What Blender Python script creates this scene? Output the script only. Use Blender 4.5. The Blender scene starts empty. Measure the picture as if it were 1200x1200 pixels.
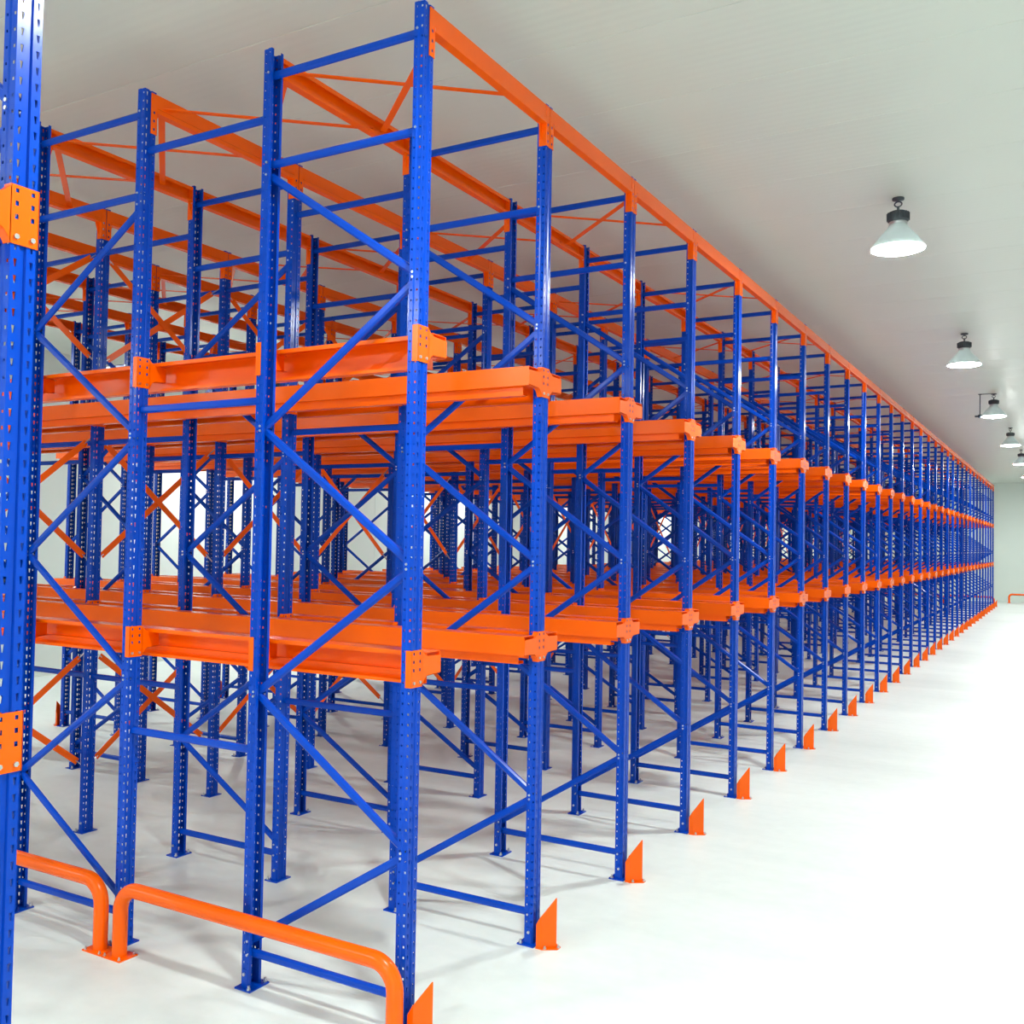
import bpy, math, random
from mathutils import Matrix, Vector
random.seed(7)
C = bpy.context.scene.collection
S = bpy.context.scene

# ------------------------------------------------------------------ camera
def rot(yaw, pitch, roll):
    f = Vector((-math.sin(yaw)*math.cos(pitch), math.cos(yaw)*math.cos(pitch), math.sin(pitch)))
    r = Vector((math.cos(yaw), math.sin(yaw), 0)); u = r.cross(f)
    return r*math.cos(roll)+u*math.sin(roll), u*math.cos(roll)-r*math.sin(roll), f
r_, u_, f_ = rot(0.5192, 0.0293, 0.0173)
cd = bpy.data.cameras.new('camera'); cam = bpy.data.objects.new('camera', cd); C.objects.link(cam)
cd.sensor_width = 36; cd.lens = 1145.6/1200*36; cd.clip_end = 200; cd.clip_start = 0.05
cam.matrix_world = Matrix(((r_.x, u_.x, -f_.x, 2.765), (r_.y, u_.y, -f_.y, -3.848), (r_.z, u_.z, -f_.z, 2.3745), (0, 0, 0, 1)))
S.camera = cam

# ------------------------------------------------------------------ world, exposure
w = bpy.data.worlds.new('world'); S.world = w; w.use_nodes = True
w.node_tree.nodes['Background'].inputs[0].default_value = (0.8, 0.9, 0.85, 1)
w.node_tree.nodes['Background'].inputs[1].default_value = 0.05
S.view_settings.view_transform = 'Standard'; S.view_settings.look = 'None'
S.view_settings.gamma = 1; S.view_settings.use_curve_mapping = False
S.view_settings.exposure = 0.0
LAMP = 425.0            # radiance of the lamp lenses
S.cycles.max_bounces = 10; S.cycles.diffuse_bounces = 6; S.cycles.glossy_bounces = 4
S.cycles.sample_clamp_indirect = 10.0
S.cycles.use_denoising = True

# ------------------------------------------------------------------ dimensions
H = 5.0; ZC = 5.4; BAY = 1.32; NR = 32
Y0 = 0.04
def ry(k): return Y0 if k == 0 else (-2.05 if k < 0 else k*BAY)
LV = (1.82, 3.395)
XL, XR, YN, YF = -12.0, 5.6, -10.0, 46.2

# ------------------------------------------------------------------ materials
def mat(name, col, rough=0.4, metal=0.0, spec=0.5, bump=None, noise=None, emit=None, coat=0):
    m = bpy.data.materials.new(name); m.use_nodes = True
    n = m.node_tree.nodes; l = m.node_tree.links; b = n['Principled BSDF']
    b.inputs['Base Color'].default_value = (*col, 1); b.inputs['Roughness'].default_value = rough
    b.inputs['Metallic'].default_value = metal; b.inputs['Specular IOR Level'].default_value = spec
    if coat: b.inputs['Coat Weight'].default_value = coat; b.inputs['Coat Roughness'].default_value = 0.12
    if emit:
        b.inputs['Emission Color'].default_value = (*emit[0], 1); b.inputs['Emission Strength'].default_value = emit[1]
    if noise:   # (scale, amount)
        tc = n.new('ShaderNodeTexCoord'); nz = n.new('ShaderNodeTexNoise'); nz.inputs['Scale'].default_value = noise[0]
        nz.inputs['Detail'].default_value = 5
        l.new(tc.outputs['Object'], nz.inputs['Vector'])
        mr = n.new('ShaderNodeMapRange'); mr.inputs[3].default_value = 1-noise[1]; mr.inputs[4].default_value = 1+noise[1]*0.6
        l.new(nz.outputs['Fac'], mr.inputs[0])
        mx = n.new('ShaderNodeMix'); mx.data_type = 'RGBA'; mx.blend_type = 'MULTIPLY'; mx.inputs[0].default_value = 1
        mx.inputs[6].default_value = (*col, 1); l.new(mr.outputs[0], mx.inputs[7]); l.new(mx.outputs[2], b.inputs['Base Color'])
    return m
BLUE = mat('blue_powder_coat', (0.0, 0.052, 0.46), 0.2, spec=.2, noise=(3, .10))
ORANGE = mat('orange_powder_coat', (0.96, 0.118, 0.0), 0.25, spec=.25, noise=(3, .06))
STEEL = mat('zinc_steel', (0.62, 0.63, 0.66), 0.3, metal=1)
DARK = mat('dark_grey_cast_housing', (0.06, 0.07, 0.085), 0.5)
LENS = mat('glowing_lens', (1, 1, 1), 0.4, emit=((0.93, 1.0, 0.97), LAMP))
BULB = mat('bulb_glow', (1, 1, 1), 0.4, emit=((0.93, 1.0, 0.97), LAMP*0.25))

def panel_mat(name, col, axis, rough, spec=.5, rib=0.02):
    m = mat(name, col, rough, spec=spec); n = m.node_tree.nodes; l = m.node_tree.links; b = n['Principled BSDF']
    tc = n.new('ShaderNodeTexCoord'); wv = n.new('ShaderNodeTexWave'); wv.bands_direction = axis
    wv.inputs['Scale'].default_value = 4.0; wv.inputs['Distortion'].default_value = 0
    l.new(tc.outputs['Object'], wv.inputs['Vector'])
    bp = n.new('ShaderNodeBump'); bp.inputs['Strength'].default_value = .35; bp.inputs['Distance'].default_value = rib
    l.new(wv.outputs['Fac'], bp.inputs['Height']); l.new(bp.outputs[0], b.inputs['Normal'])
    nz = n.new('ShaderNodeTexNoise'); nz.inputs['Scale'].default_value = .6; l.new(tc.outputs['Object'], nz.inputs['Vector'])
    mr = n.new('ShaderNodeMapRange'); mr.inputs[3].default_value = .93; mr.inputs[4].default_value = 1.05
    l.new(nz.outputs['Fac'], mr.inputs[0])
    mx = n.new('ShaderNodeMix'); mx.data_type = 'RGBA'; mx.blend_type = 'MULTIPLY'; mx.inputs[0].default_value = 1
    mx.inputs[6].default_value = (*col, 1); l.new(mr.outputs[0], mx.inputs[7]); l.new(mx.outputs[2], b.inputs['Base Color'])
    return m
CEIL = panel_mat('ceiling_panel_paint', (0.68, 0.71, 0.65), 'Y', 0.34, .5, .0012)
WALLM = panel_mat('wall_panel_paint', (0.76, 0.82, 0.77), 'Z', 0.5, .4, .0008)

def floor_mat():
    m = mat('polished_concrete', (.74, .76, .72), .42, spec=.45); n = m.node_tree.nodes; l = m.node_tree.links; b = n['Principled BSDF']
    tc = n.new('ShaderNodeTexCoord')
    a = n.new('ShaderNodeTexNoise'); a.inputs['Scale'].default_value = .9; a.inputs['Detail'].default_value = 8; a.inputs['Roughness'].default_value = .62
    c = n.new('ShaderNodeTexNoise'); c.inputs['Scale'].default_value = 9; c.inputs['Detail'].default_value = 6
    mp = n.new('ShaderNodeMapping'); mp.inputs['Scale'].default_value = (.35, 1.3, 1); mp.inputs['Rotation'].default_value = (0, 0, .35)
    l.new(tc.outputs['Object'], mp.inputs[0]); l.new(mp.outputs[0], a.inputs['Vector']); l.new(tc.outputs['Object'], c.inputs['Vector'])
    ad = n.new('ShaderNodeMath'); ad.operation = 'MULTIPLY_ADD'; ad.inputs[1].default_value = .3
    l.new(c.outputs['Fac'], ad.inputs[0]); l.new(a.outputs['Fac'], ad.inputs[2])
    cr = n.new('ShaderNodeValToRGB'); e = cr.color_ramp.elements
    e[0].position = .35; e[0].color = (.64, .695, .675, 1); e[1].position = .9; e[1].color = (.79, .83, .81, 1)
    l.new(ad.outputs[0], cr.inputs[0]); l.new(cr.outputs[0], b.inputs['Base Color'])
    mr = n.new('ShaderNodeMapRange'); mr.inputs[3].default_value = .34; mr.inputs[4].default_value = .5
    l.new(a.outputs['Fac'], mr.inputs[0]); l.new(mr.outputs[0], b.inputs['Roughness'])
    return m
FLOOR = floor_mat()
def acrylic():
    m = bpy.data.materials.new('prismatic_acrylic'); m.use_nodes = True; n = m.node_tree.nodes; l = m.node_tree.links
    b = n['Principled BSDF']; b.inputs['Base Color'].default_value = (.50, .55, .56, 1); b.inputs['Roughness'].default_value = .3
    t = n.new('ShaderNodeBsdfTranslucent'); t.inputs[0].default_value = (.75, .8, .8, 1)
    x = n.new('ShaderNodeMixShader'); x.inputs[0].default_value = .05
    l.new(b.outputs[0], x.inputs[1]); l.new(t.outputs[0], x.inputs[2]); l.new(x.outputs[0], n['Material Output'].inputs[0])
    return m
ACRYL = acrylic()

# ------------------------------------------------------------------ mesh helpers
class MB:
    def __init__(s): s.v = []; s.f = []; s.m = []; s.sm = []
    def add(s, vs, fs, mi=0, smooth=False):
        o = len(s.v); s.v += [tuple(v) for v in vs]
        for f in fs: s.f.append([o+i for i in f]); s.m.append(mi); s.sm.append(smooth)
    def box(s, x0, x1, y0, y1, z0, z1, mi=0):
        s.add([(x, y, z) for z in (z0, z1) for y in (y0, y1) for x in (x0, x1)],
              [(0, 2, 3, 1), (4, 5, 7, 6), (0, 1, 5, 4), (2, 6, 7, 3), (0, 4, 6, 2), (1, 3, 7, 5)], mi)
    def prism(s, poly, a, b, axis, mi=0, caps=True, smooth=False):
        # poly: 2D points; axis 'x': pts (y,z) 'y': pts (x,z) 'z': pts (x,y)
        def P(p, t): return (t, p[0], p[1]) if axis == 'x' else ((p[0], t, p[1]) if axis == 'y' else (p[0], p[1], t))
        n = len(poly); vs = [P(p, a) for p in poly]+[P(p, b) for p in poly]
        fs = [(i, (i+1) % n, n+(i+1) % n, n+i) for i in range(n)]
        s.add(vs, fs, mi, smooth)
        if caps: s.add(vs, [tuple(range(n))[::-1], tuple(range(n, 2*n))], mi)
    def bar(s, a, b, wd, ht, side=(0, 1, 0), ch=0.25, mi=0):
        # chamfered bar from a to b; wd measured along 'side', ht across
        a = Vector(a); b = Vector(b); d = (b-a).normalized(); sd = Vector(side); sd = (sd-d*sd.dot(d)).normalized(); up = d.cross(sd)
        c = min(wd, ht)*ch; W = wd/2; T = ht/2
        pr = [(-W+c, -T), (W-c, -T), (W, -T+c), (W, T-c), (W-c, T), (-W+c, T), (-W, T-c), (-W, -T+c)]
        vs = [a+sd*x+up*z for x, z in pr]+[b+sd*x+up*z for x, z in pr]
        s.add(vs, [(i, (i+1) % 8, 8+(i+1) % 8, 8+i) for i in range(8)]+[tuple(range(8))[::-1], tuple(range(8, 16))], mi)
    def cyl(s, a, b, r, n=10, mi=0, r2=None):
        a = Vector(a); b = Vector(b); d = (b-a).normalized(); q = d.orthogonal().normalized(); e = d.cross(q); r2 = r if r2 is None else r2
        vs = [a+(q*math.cos(t)+e*math.sin(t))*r for t in [2*math.pi*i/n for i in range(n)]]
        vs += [b+(q*math.cos(t)+e*math.sin(t))*r2 for t in [2*math.pi*i/n for i in range(n)]]
        s.add(vs, [(i, (i+1) % n, n+(i+1) % n, n+i) for i in range(n)], mi, True)
        s.add(vs, [tuple(range(n))[::-1], tuple(range(n, 2*n))], mi)
    def tube(s, pts, r, n=20, mi=0):
        pts = [Vector(p) for p in pts]; rings = []; sd = Vector((0, 1, 0)); o = len(s.v)
        for i, p in enumerate(pts):
            d = ((pts[min(i+1, len(pts)-1)]-p).normalized()+(p-pts[max(i-1, 0)]).normalized()).normalized()
            up = d.cross(sd).normalized()
            rings += [p+(sd*math.cos(t)+up*math.sin(t))*r for t in [2*math.pi*k/n for k in range(n)]]
        fs = [(i*n+k, i*n+(k+1) % n, (i+1)*n+(k+1) % n, (i+1)*n+k) for i in range(len(pts)-1) for k in range(n)]
        s.add(rings, fs, mi, True)
    def lathe(s, prof, c=(0, 0), n=32, mi=0, smooth=True):
        vs = [(c[0]+r*math.cos(2*math.pi*k/n), c[1]+r*math.sin(2*math.pi*k/n), z) for r, z in prof for k in range(n)]
        s.add(vs, [(i*n+k, i*n+(k+1) % n, (i+1)*n+(k+1) % n, (i+1)*n+k) for i in range(len(prof)-1) for k in range(n)], mi, smooth)
    def mirror_x(s):
        s.v = [(-x, y, z) for x, y, z in s.v]; s.f = [f[::-1] for f in s.f]; return s
    def mirror_y(s):
        s.v = [(x, -y, z) for x, y, z in s.v]; s.f = [f[::-1] for f in s.f]; return s
    def mesh(s, name, *mats):
        me = bpy.data.meshes.new(name); me.from_pydata(s.v, [], s.f)
        for m in mats: me.materials.append(m)
        me.polygons.foreach_set('material_index', s.m); me.polygons.foreach_set('use_smooth', s.sm); me.update()
        return me
def sheet(pl, t):   # open 2D polyline -> closed thin outline, thickness t to the left
    n = len(pl); off = []
    for i in range(n):
        d0 = (Vector(pl[i])-Vector(pl[i-1])).normalized() if i > 0 else None
        d1 = (Vector(pl[i+1])-Vector(pl[i])).normalized() if i < n-1 else None
        if d0 is None: nn = Vector((-d1.y, d1.x)); k = 1
        elif d1 is None: nn = Vector((-d0.y, d0.x)); k = 1
        else:
            n0 = Vector((-d0.y, d0.x)); n1 = Vector((-d1.y, d1.x)); nn = (n0+n1).normalized(); k = 1/max(.3, nn.dot(n0))
        off.append((pl[i][0]+nn.x*t*k, pl[i][1]+nn.y*t*k))
    return list(pl)+off[::-1]

def ob(name, me, parent=None, loc=(0, 0, 0), label=None):
    o = bpy.data.objects.new(name, me); C.objects.link(o); o.location = loc
    if parent: o.parent = parent
    if label: o['label'] = label
    return o
def tag(o, label, cat, group=None):
    o['label'] = label; o['category'] = cat
    if group: o['group'] = group
    return o
def thing(name, label, cat, loc, group=None):
    return tag(ob(name, None, None, loc), label, cat, group)
ONES = ['', 'first', 'second', 'third', 'fourth', 'fifth', 'sixth', 'seventh', 'eighth', 'ninth', 'tenth', 'eleventh', 'twelfth', 'thirteenth', 'fourteenth', 'fifteenth', 'sixteenth', 'seventeenth', 'eighteenth', 'nineteenth']
def ordw(n):
    if n < 20: return ONES[n]
    t = {2: ('twentieth', 'twenty-'), 3: ('thirtieth', 'thirty-')}[n//10]
    return t[0] if n % 10 == 0 else t[1]+ONES[n % 10]

# ------------------------------------------------------------------ room
floor = MB(); floor.box(XL-.2, XR+.2, YN-.2, YF+.2, -.2, 0)
o = ob('floor', floor.mesh('floor', FLOOR)); o['kind'] = 'structure'
m = MB(); m.box(XL-.2, XR+.2, YN-.2, YF+.2, ZC+.012, ZC+.2)
ceil = ob('ceiling', m.mesh('ceiling', CEIL)); ceil['kind'] = 'structure'
PW = .93
m = MB(); g = .0015
pr = [(g, ZC+.012), (g, ZC+.002), (g+.002, ZC), (PW-g-.002, ZC), (PW-g, ZC+.002), (PW-g, ZC+.012)]
m.prism(pr, XL, XR, 'x'); pm = m.mesh('ceiling_panel', CEIL)
y = 2.35-PW*12
while y < YF-.01:
    if y+PW <= YF+.3: ob('ceiling_panel', pm, ceil, (0, y, 0))
    y += PW
g = .003
def wall(name, along, fixed, a, b, sgn):
    # backing slab plus vertical insulated panels with recessed joints; sgn: side on which the room lies
    m = MB(); f0, f1 = sorted((fixed-sgn*.2, fixed-sgn*.012))
    if along == 'y': m.box(f0, f1, a, b, 0, ZC)
    else: m.box(a, b, f0, f1, 0, ZC)
    o = ob(name, m.mesh(name, WALLM)); o['kind'] = 'structure'
    n = round((b-a)/1.15); pw = (b-a)/n
    pr = [(g, fixed-sgn*.012), (g, fixed-sgn*.004), (g+.004, fixed), (pw-g-.004, fixed), (pw-g, fixed-sgn*.004), (pw-g, fixed-sgn*.012)]
    if along == 'y': pr = [(q, p) for p, q in pr]
    m = MB(); m.prism(pr, 0, ZC, 'z'); me = m.mesh('wall_panel', WALLM)
    for i in range(n): ob('wall_panel', me, o, (0, a+i*pw, 0) if along == 'y' else (a+i*pw, 0, 0))
wall('wall_left', 'y', XL, YN, YF, 1)
wall('wall_right', 'y', XR, YN, YF, -1)
wall('wall_far', 'x', YF, XL, XR, -1)
wall('wall_near', 'x', YN, XL, XR, 1)

# ------------------------------------------------------------------ upright post (folded, perforated steel section)
def make_post(front=1):
    m = MB(); t = .0022; z1 = H
    prof = [(-.028, .027), (-.028, .043), (-.008, .043), (-.002, .039), (.024, .039), (.024, .012), (.017, .008),
            (.017, -.008), (.024, -.012), (.024, -.039), (-.002, -.039), (-.008, -.043), (-.028, -.043), (-.028, -.027)]
    def strip(a, b, z0, z1_): m.add([(*a, z0), (*b, z0), (*b, z1_), (*a, z1_)], [(0, 1, 2, 3)])
    def lerp(a, b, q): return (a[0]+(b[0]-a[0])*q, a[1]+(b[1]-a[1])*q)
    N = int(H/.05)
    def segment(a, b, hole):
        L = math.dist(a, b)
        if not hole: strip(a, b, 0, z1); return
        c, wd, h0, h1, taper = hole           # centre along segment, width, z from/to in pitch, taper
        q0 = (c-wd/2)/L; q1 = (c+wd/2)/L; A = lerp(a, b, q0); B = lerp(a, b, q1)
        strip(a, A, 0, z1); strip(B, b, 0, z1)
        for i in range(N):
            z = i*.05
            strip(A, B, z-(.05-h1) if i else 0, z+h0)
            if taper:
                A2 = lerp(A, B, .28); B2 = lerp(A, B, .72)
                m.add([(*A, z+h0), (*A2, z+h0), (*A, z+h1)], [(0, 1, 2)]); m.add([(*B, z+h0), (*B2, z+h0), (*B, z+h1)], [(1, 0, 2)])
        strip(A, B, H-(.05-h1), H)
    holes = {1: (.010, .008, .020, .030, 0), 3: (.014, .009, .020, .031, 0), 4: (.0135, .0115, .010, .034, 1), 8: (.0135, .0115, .010, .034, 1),
             9: (.012, .009, .020, .031, 0), 11: (.010, .008, .020, .030, 0)}
    full = sheet(prof, t); inner = full[len(prof):][::-1]
    for pl in (prof, inner):
        for i in range(len(pl)-1): segment(pl[i], pl[i+1], holes.get(i))
    for z in (0, H):
        n = len(prof); m.add([(*p, z) for p in prof]+[(*p, z) for p in inner], [(i, i+1, n+i+1, n+i) for i in range(n-1)])
    if front < 0: m.mirror_x()
    return m.mesh('post', BLUE)
POST = {1: make_post(1), -1: make_post(-1)}
def make_base(front):
    m = MB(); m.box(-.065, .045, -.072, .072, 0, .008)
    for s in (-1, 1):
        m.box(-.024, .020, s*.0455-.0022, s*.0455+.0022, .008, .10)
        m.cyl((-.045, s*.06, .008), (-.045, s*.06, .03), .007, 8, 1); m.cyl((-.045, s*.06, .008), (-.045, s*.06, .016), .012, 6, 1)
        m.cyl((0, s*.0475, .075), (0, s*.055, .075), .009, 6, 1)
    if front < 0: m.mirror_x()
    return m.mesh('base_plate', BLUE, STEEL)
BASE = {1: make_base(1), -1: make_base(-1)}

# frame bracing; local x 0 = face post, -1 = rear post, drawn for a frame of depth D
def make_braces(D, start):
    # start = local x (0 or -D) of the lowest diagonal foot
    a = -.012 if start == 0 else -D+.012; b = -D+.012 if start == 0 else -.012
    zs = [.235, .86, 1.54, 2.24, 2.95, 3.66, 4.33]; out = []
    def br(p, q, ht=.042):
        m = MB(); m.bar(p, q, .030, ht, ch=.3)
        for e in (p, q): m.cyl((e[0], -.0490, e[2]), (e[0], .0490, e[2]), .0065, 8, 1)
        return m
    for i in range(6):
        x0, x1 = (a, b) if i % 2 == 0 else (b, a)
        s = (1 if x1 > x0 else -1)
        out.append(('diagonal_brace', br((x0, .0, zs[i]+.012), (x1, .0, zs[i+1]-.012)).mesh('diagonal_brace', BLUE, STEEL)))
    for z in (.175, 4.385, 4.875):
        out.append(('horizontal_brace', br((-.012, 0, z), (-D+.012, 0, z)).mesh('horizontal_brace', BLUE, STEEL)))
    return out
_bc = {}
def braces(D, start):
    k = (round(D, 3), start)
    if k not in _bc: _bc[k] = make_braces(D, start)
    return _bc[k]

# ------------------------------------------------------------------ arm brackets
def make_bracket(front, sides, ln):
    m = MB(); X = .0300
    ys = [-.0455, -.031, -.020, .020, .031, .0455]; zb, zt = -.160, .018
    zs = [zb, -.125, -.112, -.085, -.070, -.045, -.030, -.005, .008, zt]
    for i in range(5):
        for j in range(9):
            if i in (1, 3) and j in (3, 5, 7): continue
            m.add([(X, ys[i], zs[j]), (X, ys[i+1], zs[j]), (X, ys[i+1], zs[j+1]), (X, ys[i], zs[j+1])], [(0, 1, 2, 3)])
    m.box(.0243, X-.0005, -.0455, .0455, zb, zb+.01); m.box(.0243, X-.0005, -.0455, .0455, zt-.01, zt)
    for s in (-1, 1):
        m.box(-.004, X, s*.0450-.0015, s*.0450+.0015, zb, zt)                     # side returns hooked over the post
        m.cyl((X, s*.026, -.138), (X+.006, s*.026, -.138), .0085, 6, 1)           # bolt heads
    for s in (-1, 1):
        if s not in sides: continue
        top = [(.0455, .012), (.055, .002), (.070, -.010), (.090, -.018), (ln, -.022)]
        bot = [(ln, -.106), (.085, -.112), (.068, -.122), (.054, -.140), (.0455, -.156)]
        out = [(s*u, z) for u, z in top+bot]
        m.prism(out, X-.004, X, 'x')
        for row in (top, bot):                                                    # folded edges of the arm
            for (u0, z0), (u1, z1) in zip(row, row[1:]):
                m.add([(X, s*u0, z0), (X, s*u1, z1), (X-.034, s*u1, z1), (X-.034, s*u0, z0)], [(0, 1, 2, 3)])
                m.add([(X, s*u0, z0-.003), (X, s*u1, z1-.003), (X-.034, s*u1, z1-.003), (X-.034, s*u0, z0-.003)], [(0, 1, 2, 3)])
    if front < 0: m.mirror_x()
    return m.mesh('arm_bracket', ORANGE, STEEL)
_br = {}
def bracket(front, sides, ln):
    k = (front, sides, ln)
    if k not in _br: _br[k] = make_bracket(*k)
    return _br[k]

# ------------------------------------------------------------------ rows of upright frames
COLS = [0, -1.0, -2.0, -3.0, -4.05, -5.02, -6.0, -7.0, -8.0]
FACE = [1, -1, 1, -1, 1, 1, -1, 1, -1]
def add_post(t, ci, lx, sides):
    f = FACE[ci]; ob('post', POST[f], t, (lx, 0, .008)); ob('base_plate', BASE[f], t, (lx, 0, 0))
    ln = .205 if ci in (0, 8) else .166
    for z in LV: ob('arm_bracket', bracket(f, sides, ln), t, (lx, 0, z))
SPC = {}
def spacer(t, lx0, lx1):
    k = round(abs(lx1-lx0), 3)
    if k not in SPC:
        m = MB(); m.bar((-.03, 0, 0), (-k+.03, 0, 0), .03, .042, ch=.3); SPC[k] = m.mesh('spacer_bar', BLUE)
    for z in (1.235, 3.105, 4.645): ob('spacer_bar', SPC[k], t, (max(lx0, lx1), 0, z))
FR = [(0, 1, 'on the right aisle'), (2, 3, 'second in from the right aisle'), (5, 6, 'third in, past the centre line'), (7, 8, 'on the far left aisle')]
def row(k, nfr=4):
    y = ry(k)
    sides = (1,) if k == 0 else ((-1,) if k in (-1, NR-1) else (-1, 1))
    where = 'nearest the camera at left' if k < 0 else ('in the front row' if k == 0 else ('last row by the far wall' if k == NR-1 else 'in the %s row back' % ordw(k+1)))
    for n, (i, j, wh) in enumerate(FR[:nfr]):
        t = thing('upright_frame', 'blue braced upright frame %s, %s' % (where, wh), 'rack frame', (COLS[i], y, 0), 'upright frames of the racking')
        D = COLS[i]-COLS[j]
        add_post(t, i, 0, sides); add_post(t, j, -D, sides)
        for nm, me in braces(D, 0 if n in (1, 3) else -D): ob(nm, me, t)
        if n == 0: spacer(t, -D, -D-1.0)
        if n == 1 and k >= 0: spacer(t, -D, COLS[4]-COLS[2])
        if n == 2: spacer(t, 0, COLS[4]-COLS[5]); spacer(t, -D, COLS[7]-COLS[5])
    if nfr == 4:
        t = thing('centre_upright', 'single blue perforated post on the centre line, %s' % where, 'rack post', (COLS[4], y, 0), 'centre posts of the racking')
        add_post(t, 4, 0, sides)
row(-1, 4)
for k in range(NR): row(k)

# ------------------------------------------------------------------ pallet rails
def make_rail(L, s):
    m = MB(); m.prism(sheet([(.086, -.022), (.086, 0), (.205, 0), (.205, -.112), (.172, -.112)], -.003), 0, -L, 'x')
    m.prism(sheet([(.172, -.111), (.172, -.166), (.112, -.166), (.112, -.150)], -.003), -.055, -L+.055, 'x')   # lower lip, cut back at both ends
    if s < 0: m.mirror_y()
    return m.mesh('pallet_rail', ORANGE)
RL = {s: make_rail(8.056, s) for s in (-1, 1)}
for k in range(-1, NR):
    for s in (-1, 1):
        if (k == 0 and s < 0) or (k in (-1, NR-1) and s > 0): continue
        for li, z in enumerate(LV):
            wh = 'the nearest cut-off post' if k < 0 else ('the front row of posts' if k == 0 else 'the %s row of posts' % ordw(k+1))
            o = ob('pallet_rail', RL[s], None, (.025, ry(k), z))
            tag(o, 'long orange %s pallet rail, %s side of %s' % (('lower', 'upper')[li], 'near' if s < 0 else 'far', wh), 'rack rail', 'pallet rails')

# ------------------------------------------------------------------ top beams with end plates
def make_topbeam(L):
    m = MB(); m.prism(sheet([(-.016, 4.972), (-.016, 4.998), (.028, 4.998), (.028, 4.917), (.036, 4.910), (.036, 4.885), (-.016, 4.885), (-.016, 4.902)], -.0025), .045, L-.045, 'y')
    return m
def make_endplate(s):      # s=+1: on the +y side of a post (post centre at y=0)
    m = MB(); z0, z1 = 4.752, 4.996
    m.box(-.020, .0310, .0435, .0470, z0, z1)
    ys = [.004, .019, .031, .0450]; zs = [z0, 4.775, 4.79, 4.825, 4.84, 4.875, 4.89, z1]
    for i in range(3):
        for j in range(7):
            if i == 1 and j in (1, 3, 5): continue
            m.add([(.0305, ys[i], zs[j]), (.0305, ys[i+1], zs[j]), (.0305, ys[i+1], zs[j+1]), (.0305, ys[i], zs[j+1])], [(0, 1, 2, 3)])
    m.box(.0245, .030, .004, .006, z0, z1)
    m.prism([(.047, 4.885), (.047, 4.79), (.055, 4.80), (.080, 4.885)], -.006, -.002, 'x')   # little gusset under the beam
    if s < 0: m.mirror_y()
    return m
TB = {}; EP = {}
for f in (1, -1):
    for L in (BAY, BAY-Y0):
        m = make_topbeam(L)
        if f < 0: m.mirror_x()
        TB[(f, round(L, 3))] = m.mesh('top_beam', ORANGE)
    for s in (1, -1):
        m = make_endplate(s)
        if f < 0: m.mirror_x()
        EP[(f, s)] = m.mesh('end_plate', ORANGE)
CN = ['along the right-hand aisle', 'second line in', 'third line in', 'fourth line in', 'on the centre line', 'first line past the centre', 'second line past the centre', 'third line past the centre', 'along the far left aisle']
for k in range(NR-1):
    L = ry(k+1)-ry(k)
    for i, x in enumerate(COLS):
        f = FACE[i]; b = ob('top_beam', TB[(f, round(L, 3))], None, (x, ry(k), 0))
        tag(b, 'orange top beam %s, %s bay from the near end' % (CN[i], ordw(k+1)), 'rack beam', 'top beams')
        ob('end_plate', EP[(f, 1)], b); ob('end_plate', EP[(f, -1)], b, (0, L, 0))

# ------------------------------------------------------------------ flat cross bracing: in plan under the top, and upright on the centre line
def rodmesh(name, a, b, wd, th, side):
    m = MB(); a = Vector(a); b = Vector(b); d = (b-a).normalized()
    m.bar(a+d*.10, b-d*.10, wd, th, side=side, ch=.1)
    m.bar(a, a+d*.12, .014, .006, side=side, ch=.1, mi=1); m.bar(b-d*.12, b, .014, .006, side=side, ch=.1, mi=1)
    return m.mesh(name, ORANGE, STEEL)
PB = {}
for k in range(0, NR-1, 2):
    for i in range(8):
        D = round(COLS[i]-COLS[i+1], 3)
        if D not in PB:
            m1 = MB(); m1.bar((-D+.02, .10, 4.932), (-.02, .90, 4.932), .036, .006, side=(1, -1, 0), ch=.1)
            m2 = MB(); m2.bar((-.02, .12, 4.924), (-D+.02, .95, 4.924), .040, .006, side=(1, 1, 0), ch=.1)
            PB[D] = (m1.mesh('flat_bar', ORANGE), m2.mesh('flat_bar', ORANGE))
        t = thing('top_cross_brace', 'orange flat brace under top beams, %s bay, between %s and %s post lines' % (ordw(k+1), ONES[i+1], ONES[i+2]), 'brace', (COLS[i], ry(k), 0), 'top cross braces')
        for me in PB[D]: ob('flat_bar', me, t)
SB = {}
for n, (z0, z1) in enumerate(((.50, 1.44), (2.13, 3.17), (3.74, 4.66))):
    SB[n] = (rodmesh('flat_bar', (-.006, .03, z0), (-.006, 1.29, z1), .004, .05, (1, 0, 0)), rodmesh('flat_bar', (.006, .03, z1), (.006, 1.29, z0), .004, .05, (1, 0, 0)))
for k in range(NR-1):
    for n in range(3):
        t = thing('spine_cross_brace', 'orange upright cross brace on the centre line, %s tier, %s bay back' % (('bottom', 'middle', 'top')[n], ordw(k+1)), 'brace', (COLS[4]-.045, ry(k), 0), 'centre line cross braces')
        for me in SB[n]: ob('flat_bar', me, t)

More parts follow.
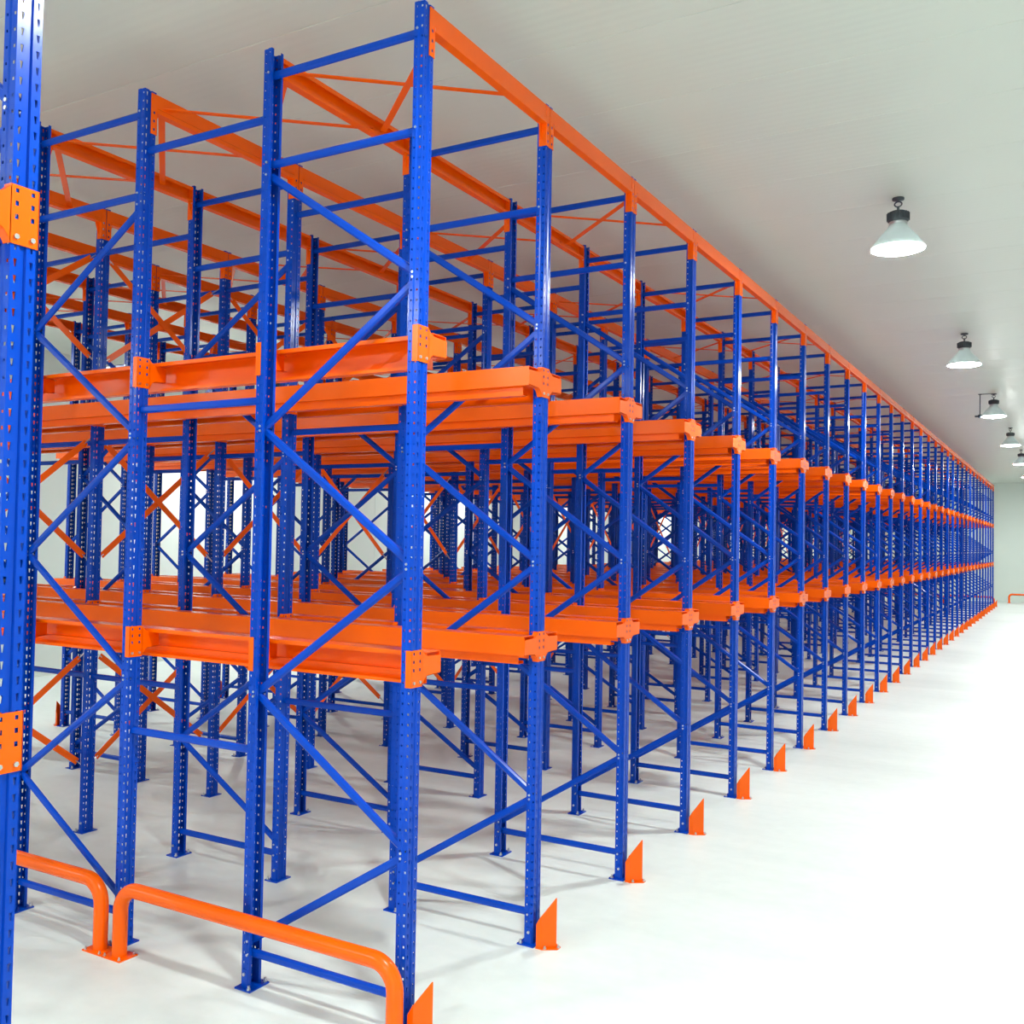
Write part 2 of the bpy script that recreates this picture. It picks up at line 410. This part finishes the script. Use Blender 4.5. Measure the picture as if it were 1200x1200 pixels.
# ------------------------------------------------------------------ post guards (orange bow shaped shields bolted in front of the end posts)
def make_guard(sx):
    m = MB(); t = .004
    pl = [(.058, -.062, .135), (.088, -.058, .185), (.160, 0, .290), (.088, .058, .185), (.058, .062, .135)]
    for (x0, y0, h0), (x1, y1, h1) in zip(pl, pl[1:]):
        m.add([(x0, y0, .006), (x1, y1, .006), (x1, y1, h1), (x0, y0, h0)], [(0, 1, 2, 3)])
        m.add([(x0-t, y0*.9, .006), (x1-t*1.6, y1*.9, .006), (x1-t*1.6, y1*.9, h1), (x0-t, y0*.9, h0)], [(3, 2, 1, 0)])
        m.add([(x0, y0, h0), (x1, y1, h1), (x1-t*1.6, y1*.9, h1), (x0-t, y0*.9, h0)], [(0, 1, 2, 3)])
    if sx < 0: m.mirror_x()
    a = m.mesh('shield', ORANGE)
    m = MB(); m.prism([(.056, -.07), (.10, -.07), (.178, -.02), (.178, .02), (.10, .07), (.056, .07)], 0, .006, 'z')
    if sx < 0: m.mirror_x()
    b = m.mesh('foot_plate', ORANGE)
    m = MB()
    for yy, xx in ((-.055, .112), (.055, .112), (0, .172)):
        m.cyl((xx, yy, .006), (xx, yy, .022), .006, 8); m.cyl((xx, yy, .006), (xx, yy, .012), .0105, 6)
    if sx < 0: m.mirror_x()
    c = m.mesh('anchor_bolts', STEEL)
    return a, b, c
GR = {1: make_guard(1), -1: make_guard(-1)}
for sx, x in ((1, 0), (-1, -8.0)):
    for k in range(-1 if sx > 0 else 0, NR):
        if k < 0: lab = 'orange pointed post guard at the foot of the nearest post'
        else: lab = 'orange pointed post guard at the %s aisle, %s from the near end' % ('right' if sx > 0 else 'far left', ordw(k+1))
        t = thing('post_guard', lab, 'guard', (x, ry(k), 0), 'post guards')
        ob('shield', GR[sx][0], t); fp = ob('foot_plate', GR[sx][1], t); ob('anchor_bolts', GR[sx][2], fp)

# ------------------------------------------------------------------ tubular crash rails
def crash_rail(x0, x1, y, label, group='tubular crash rails', hz=.385, r=.041, R=.13):
    t = thing('crash_rail', label, 'guard rail', (x0, y, 0), group)
    L = x0-x1; pts = [(0, 0, .006), (0, 0, hz-R)]
    pts += [(-R+R*math.cos(a), 0, hz-R+R*math.sin(a)) for a in [math.pi/2*i/10 for i in range(1, 11)]]
    pts += [(-L+R-R*math.sin(a), 0, hz-R+R*math.cos(a)) for a in [math.pi/2*i/10 for i in range(0, 11)]]
    pts += [(-L, 0, .006)]
    m = MB(); m.tube(pts, r, 24); ob('tube', m.mesh('tube', ORANGE), t)
    for lx, s in ((0, -1), (-L, 1)):
        m = MB(); c = lx; m.box(c-.078, c+.078, -.062, .062, 0, .007); fp = ob('foot_plate', m.mesh('foot_plate', ORANGE), t)
        m = MB()
        for bx in (-.06, .06):
            for by in (-.05, .05): m.cyl((c+bx, by, .007), (c+bx, by, .024), .005, 8); m.cyl((c+bx, by, .007), (c+bx, by, .013), .009, 6)
        ob('anchor_bolts', m.mesh('anchor_bolts', STEEL), fp)
crash_rail(.03, -1.88, -.085, 'orange tubular crash rail in front of the frame nearest the aisle')
crash_rail(-2.045, -3.90, -.085, 'orange tubular crash rail further left, passing behind the nearest post')
crash_rail(-4.1, -5.95, -.085, 'orange tubular crash rail at the near end, third from the right-hand aisle')
yl = ry(NR-1)+.14
for n in range(4):
    crash_rail(.03-2.05*n, -1.88-2.05*n, yl, 'orange tubular crash rail behind the last row, %s from the right' % ordw(n+1))
crash_rail(3.4, .42, 44.6, 'low orange tubular rail standing before the far wall', None)

# ------------------------------------------------------------------ high bay lamps
def lamp_parts():
    P = {}
    m = MB(); m.lathe([(0, 0), (.05, 0), (.05, -.014), (.012, -.022), (.009, -.03)], n=20)
    ring = [(.030*math.cos(a), 0, -.052+.022*math.sin(a)) for a in [2*math.pi*i/16 for i in range(17)]]
    m.tube(ring, .006, 8); m.cyl((0, 0, -.072), (0, 0, -.125), .011, 12); P['hook'] = m.mesh('hook', DARK)
    m = MB(); m.lathe([(0, -.118), (.062, -.118), (.085, -.130), (.088, -.195), (.075, -.210), (0, -.212)], n=28)
    for i in range(20):
        a = 2*math.pi*i/20; c, s = math.cos(a), math.sin(a)
        m.bar((.084*c, .084*s, -.132), (.084*c, .084*s, -.195), .006, .022, side=(-s, c, 0), ch=.1)
    P['housing'] = m.mesh('housing', DARK)
    m = MB(); m.lathe([(.072, -.208), (.078, -.222), (.066, -.232), (.070, -.250)], n=28); P['collar'] = m.mesh('collar', STEEL)
    m = MB(); pr = [(.070, -.232), (.088, -.262), (.120, -.300), (.160, -.345), (.198, -.395), (.214, -.425), (.218, -.437)]
    m.lathe(pr, n=48); m.lathe([(r-.004, z-.001) for r, z in pr][::-1], n=48); m.lathe([(.214, -.437), (.226, -.437), (.226, -.447), (.214, -.447)], n=48)
    P['reflector'] = m.mesh('reflector', ACRYL)
    m = MB(); pr = [(.216, -.444), (.19, -.452), (.13, -.462), (.06, -.467), (.0005, -.468)]
    m.lathe(pr, n=48); P['lens'] = m.mesh('lens', LENS)
    m = MB(); m.lathe([(.0005, -.27), (.02, -.27), (.045, -.31), (.045, -.36), (.02, -.39), (.0005, -.39)], n=16); P['bulb'] = m.mesh('bulb', BULB)
    return P
LP = lamp_parts()
def lamp(x, y, lab):
    t = thing('high_bay_lamp', lab, 'lamp', (x, y, ZC), 'high bay lamps')
    for nm in ('hook', 'housing', 'collar'): ob(nm, LP[nm], t)
    rf = ob('reflector', LP['reflector'], t); ob('lens', LP['lens'], rf); ob('bulb', LP['bulb'], rf)
vis = {0: 'closest lit high bay lamp hanging from the ceiling, largest in view', 1: 'second lit high bay lamp along the aisle ceiling', 2: 'third lit high bay lamp, with a thin drop rod beside it', 3: 'fourth lit high bay lamp along the aisle ceiling', 4: 'fifth lit high bay lamp, partly cut by the right edge'}
for n in range(-2, 7):
    lamp(1.467, 5.08+6.1*n, vis.get(n, 'lit high bay lamp over the right-hand aisle, %s' % ('behind the camera' if n == -2 else 'overhead near the camera' if n == -1 else '%s along' % ordw(n+1))))
    if n < 5: lamp(-10.3, 10.0+8.2*n, 'lit high bay lamp over the far left aisle, %s from the near wall' % ordw(n+3))
for n, (x, y) in enumerate(((-3.8, -5.6), (-1.2, -7.6))):  # extra lamps out of view, added to brighten the near left floor and ceiling
    lamp(x, y, 'added unseen fill lamp for the near left floor and ceiling, %s' % ('left', 'right')[n])
m = MB(); m.box(-.03, .03, -.03, .03, -.012, 0); m.cyl((0, 0, -.01), (0, 0, -.42), .009, 8)
m.lathe([(0, -.40), (.03, -.405), (.045, -.43), (.04, -.455), (.015, -.47), (0, -.472)], n=16)
m.cyl((-.09, 0, -.435), (.09, 0, -.435), .018, 10); m.cyl((0, 0, -.004), (.24, 0, -.004), .008, 8)
tag(ob('drop_sensor', m.mesh('drop_sensor', DARK), None, (1.467-.24, 5.08+12.2-.05, ZC)), 'small dark fitting on a thin rod beside the third lamp', 'fitting')
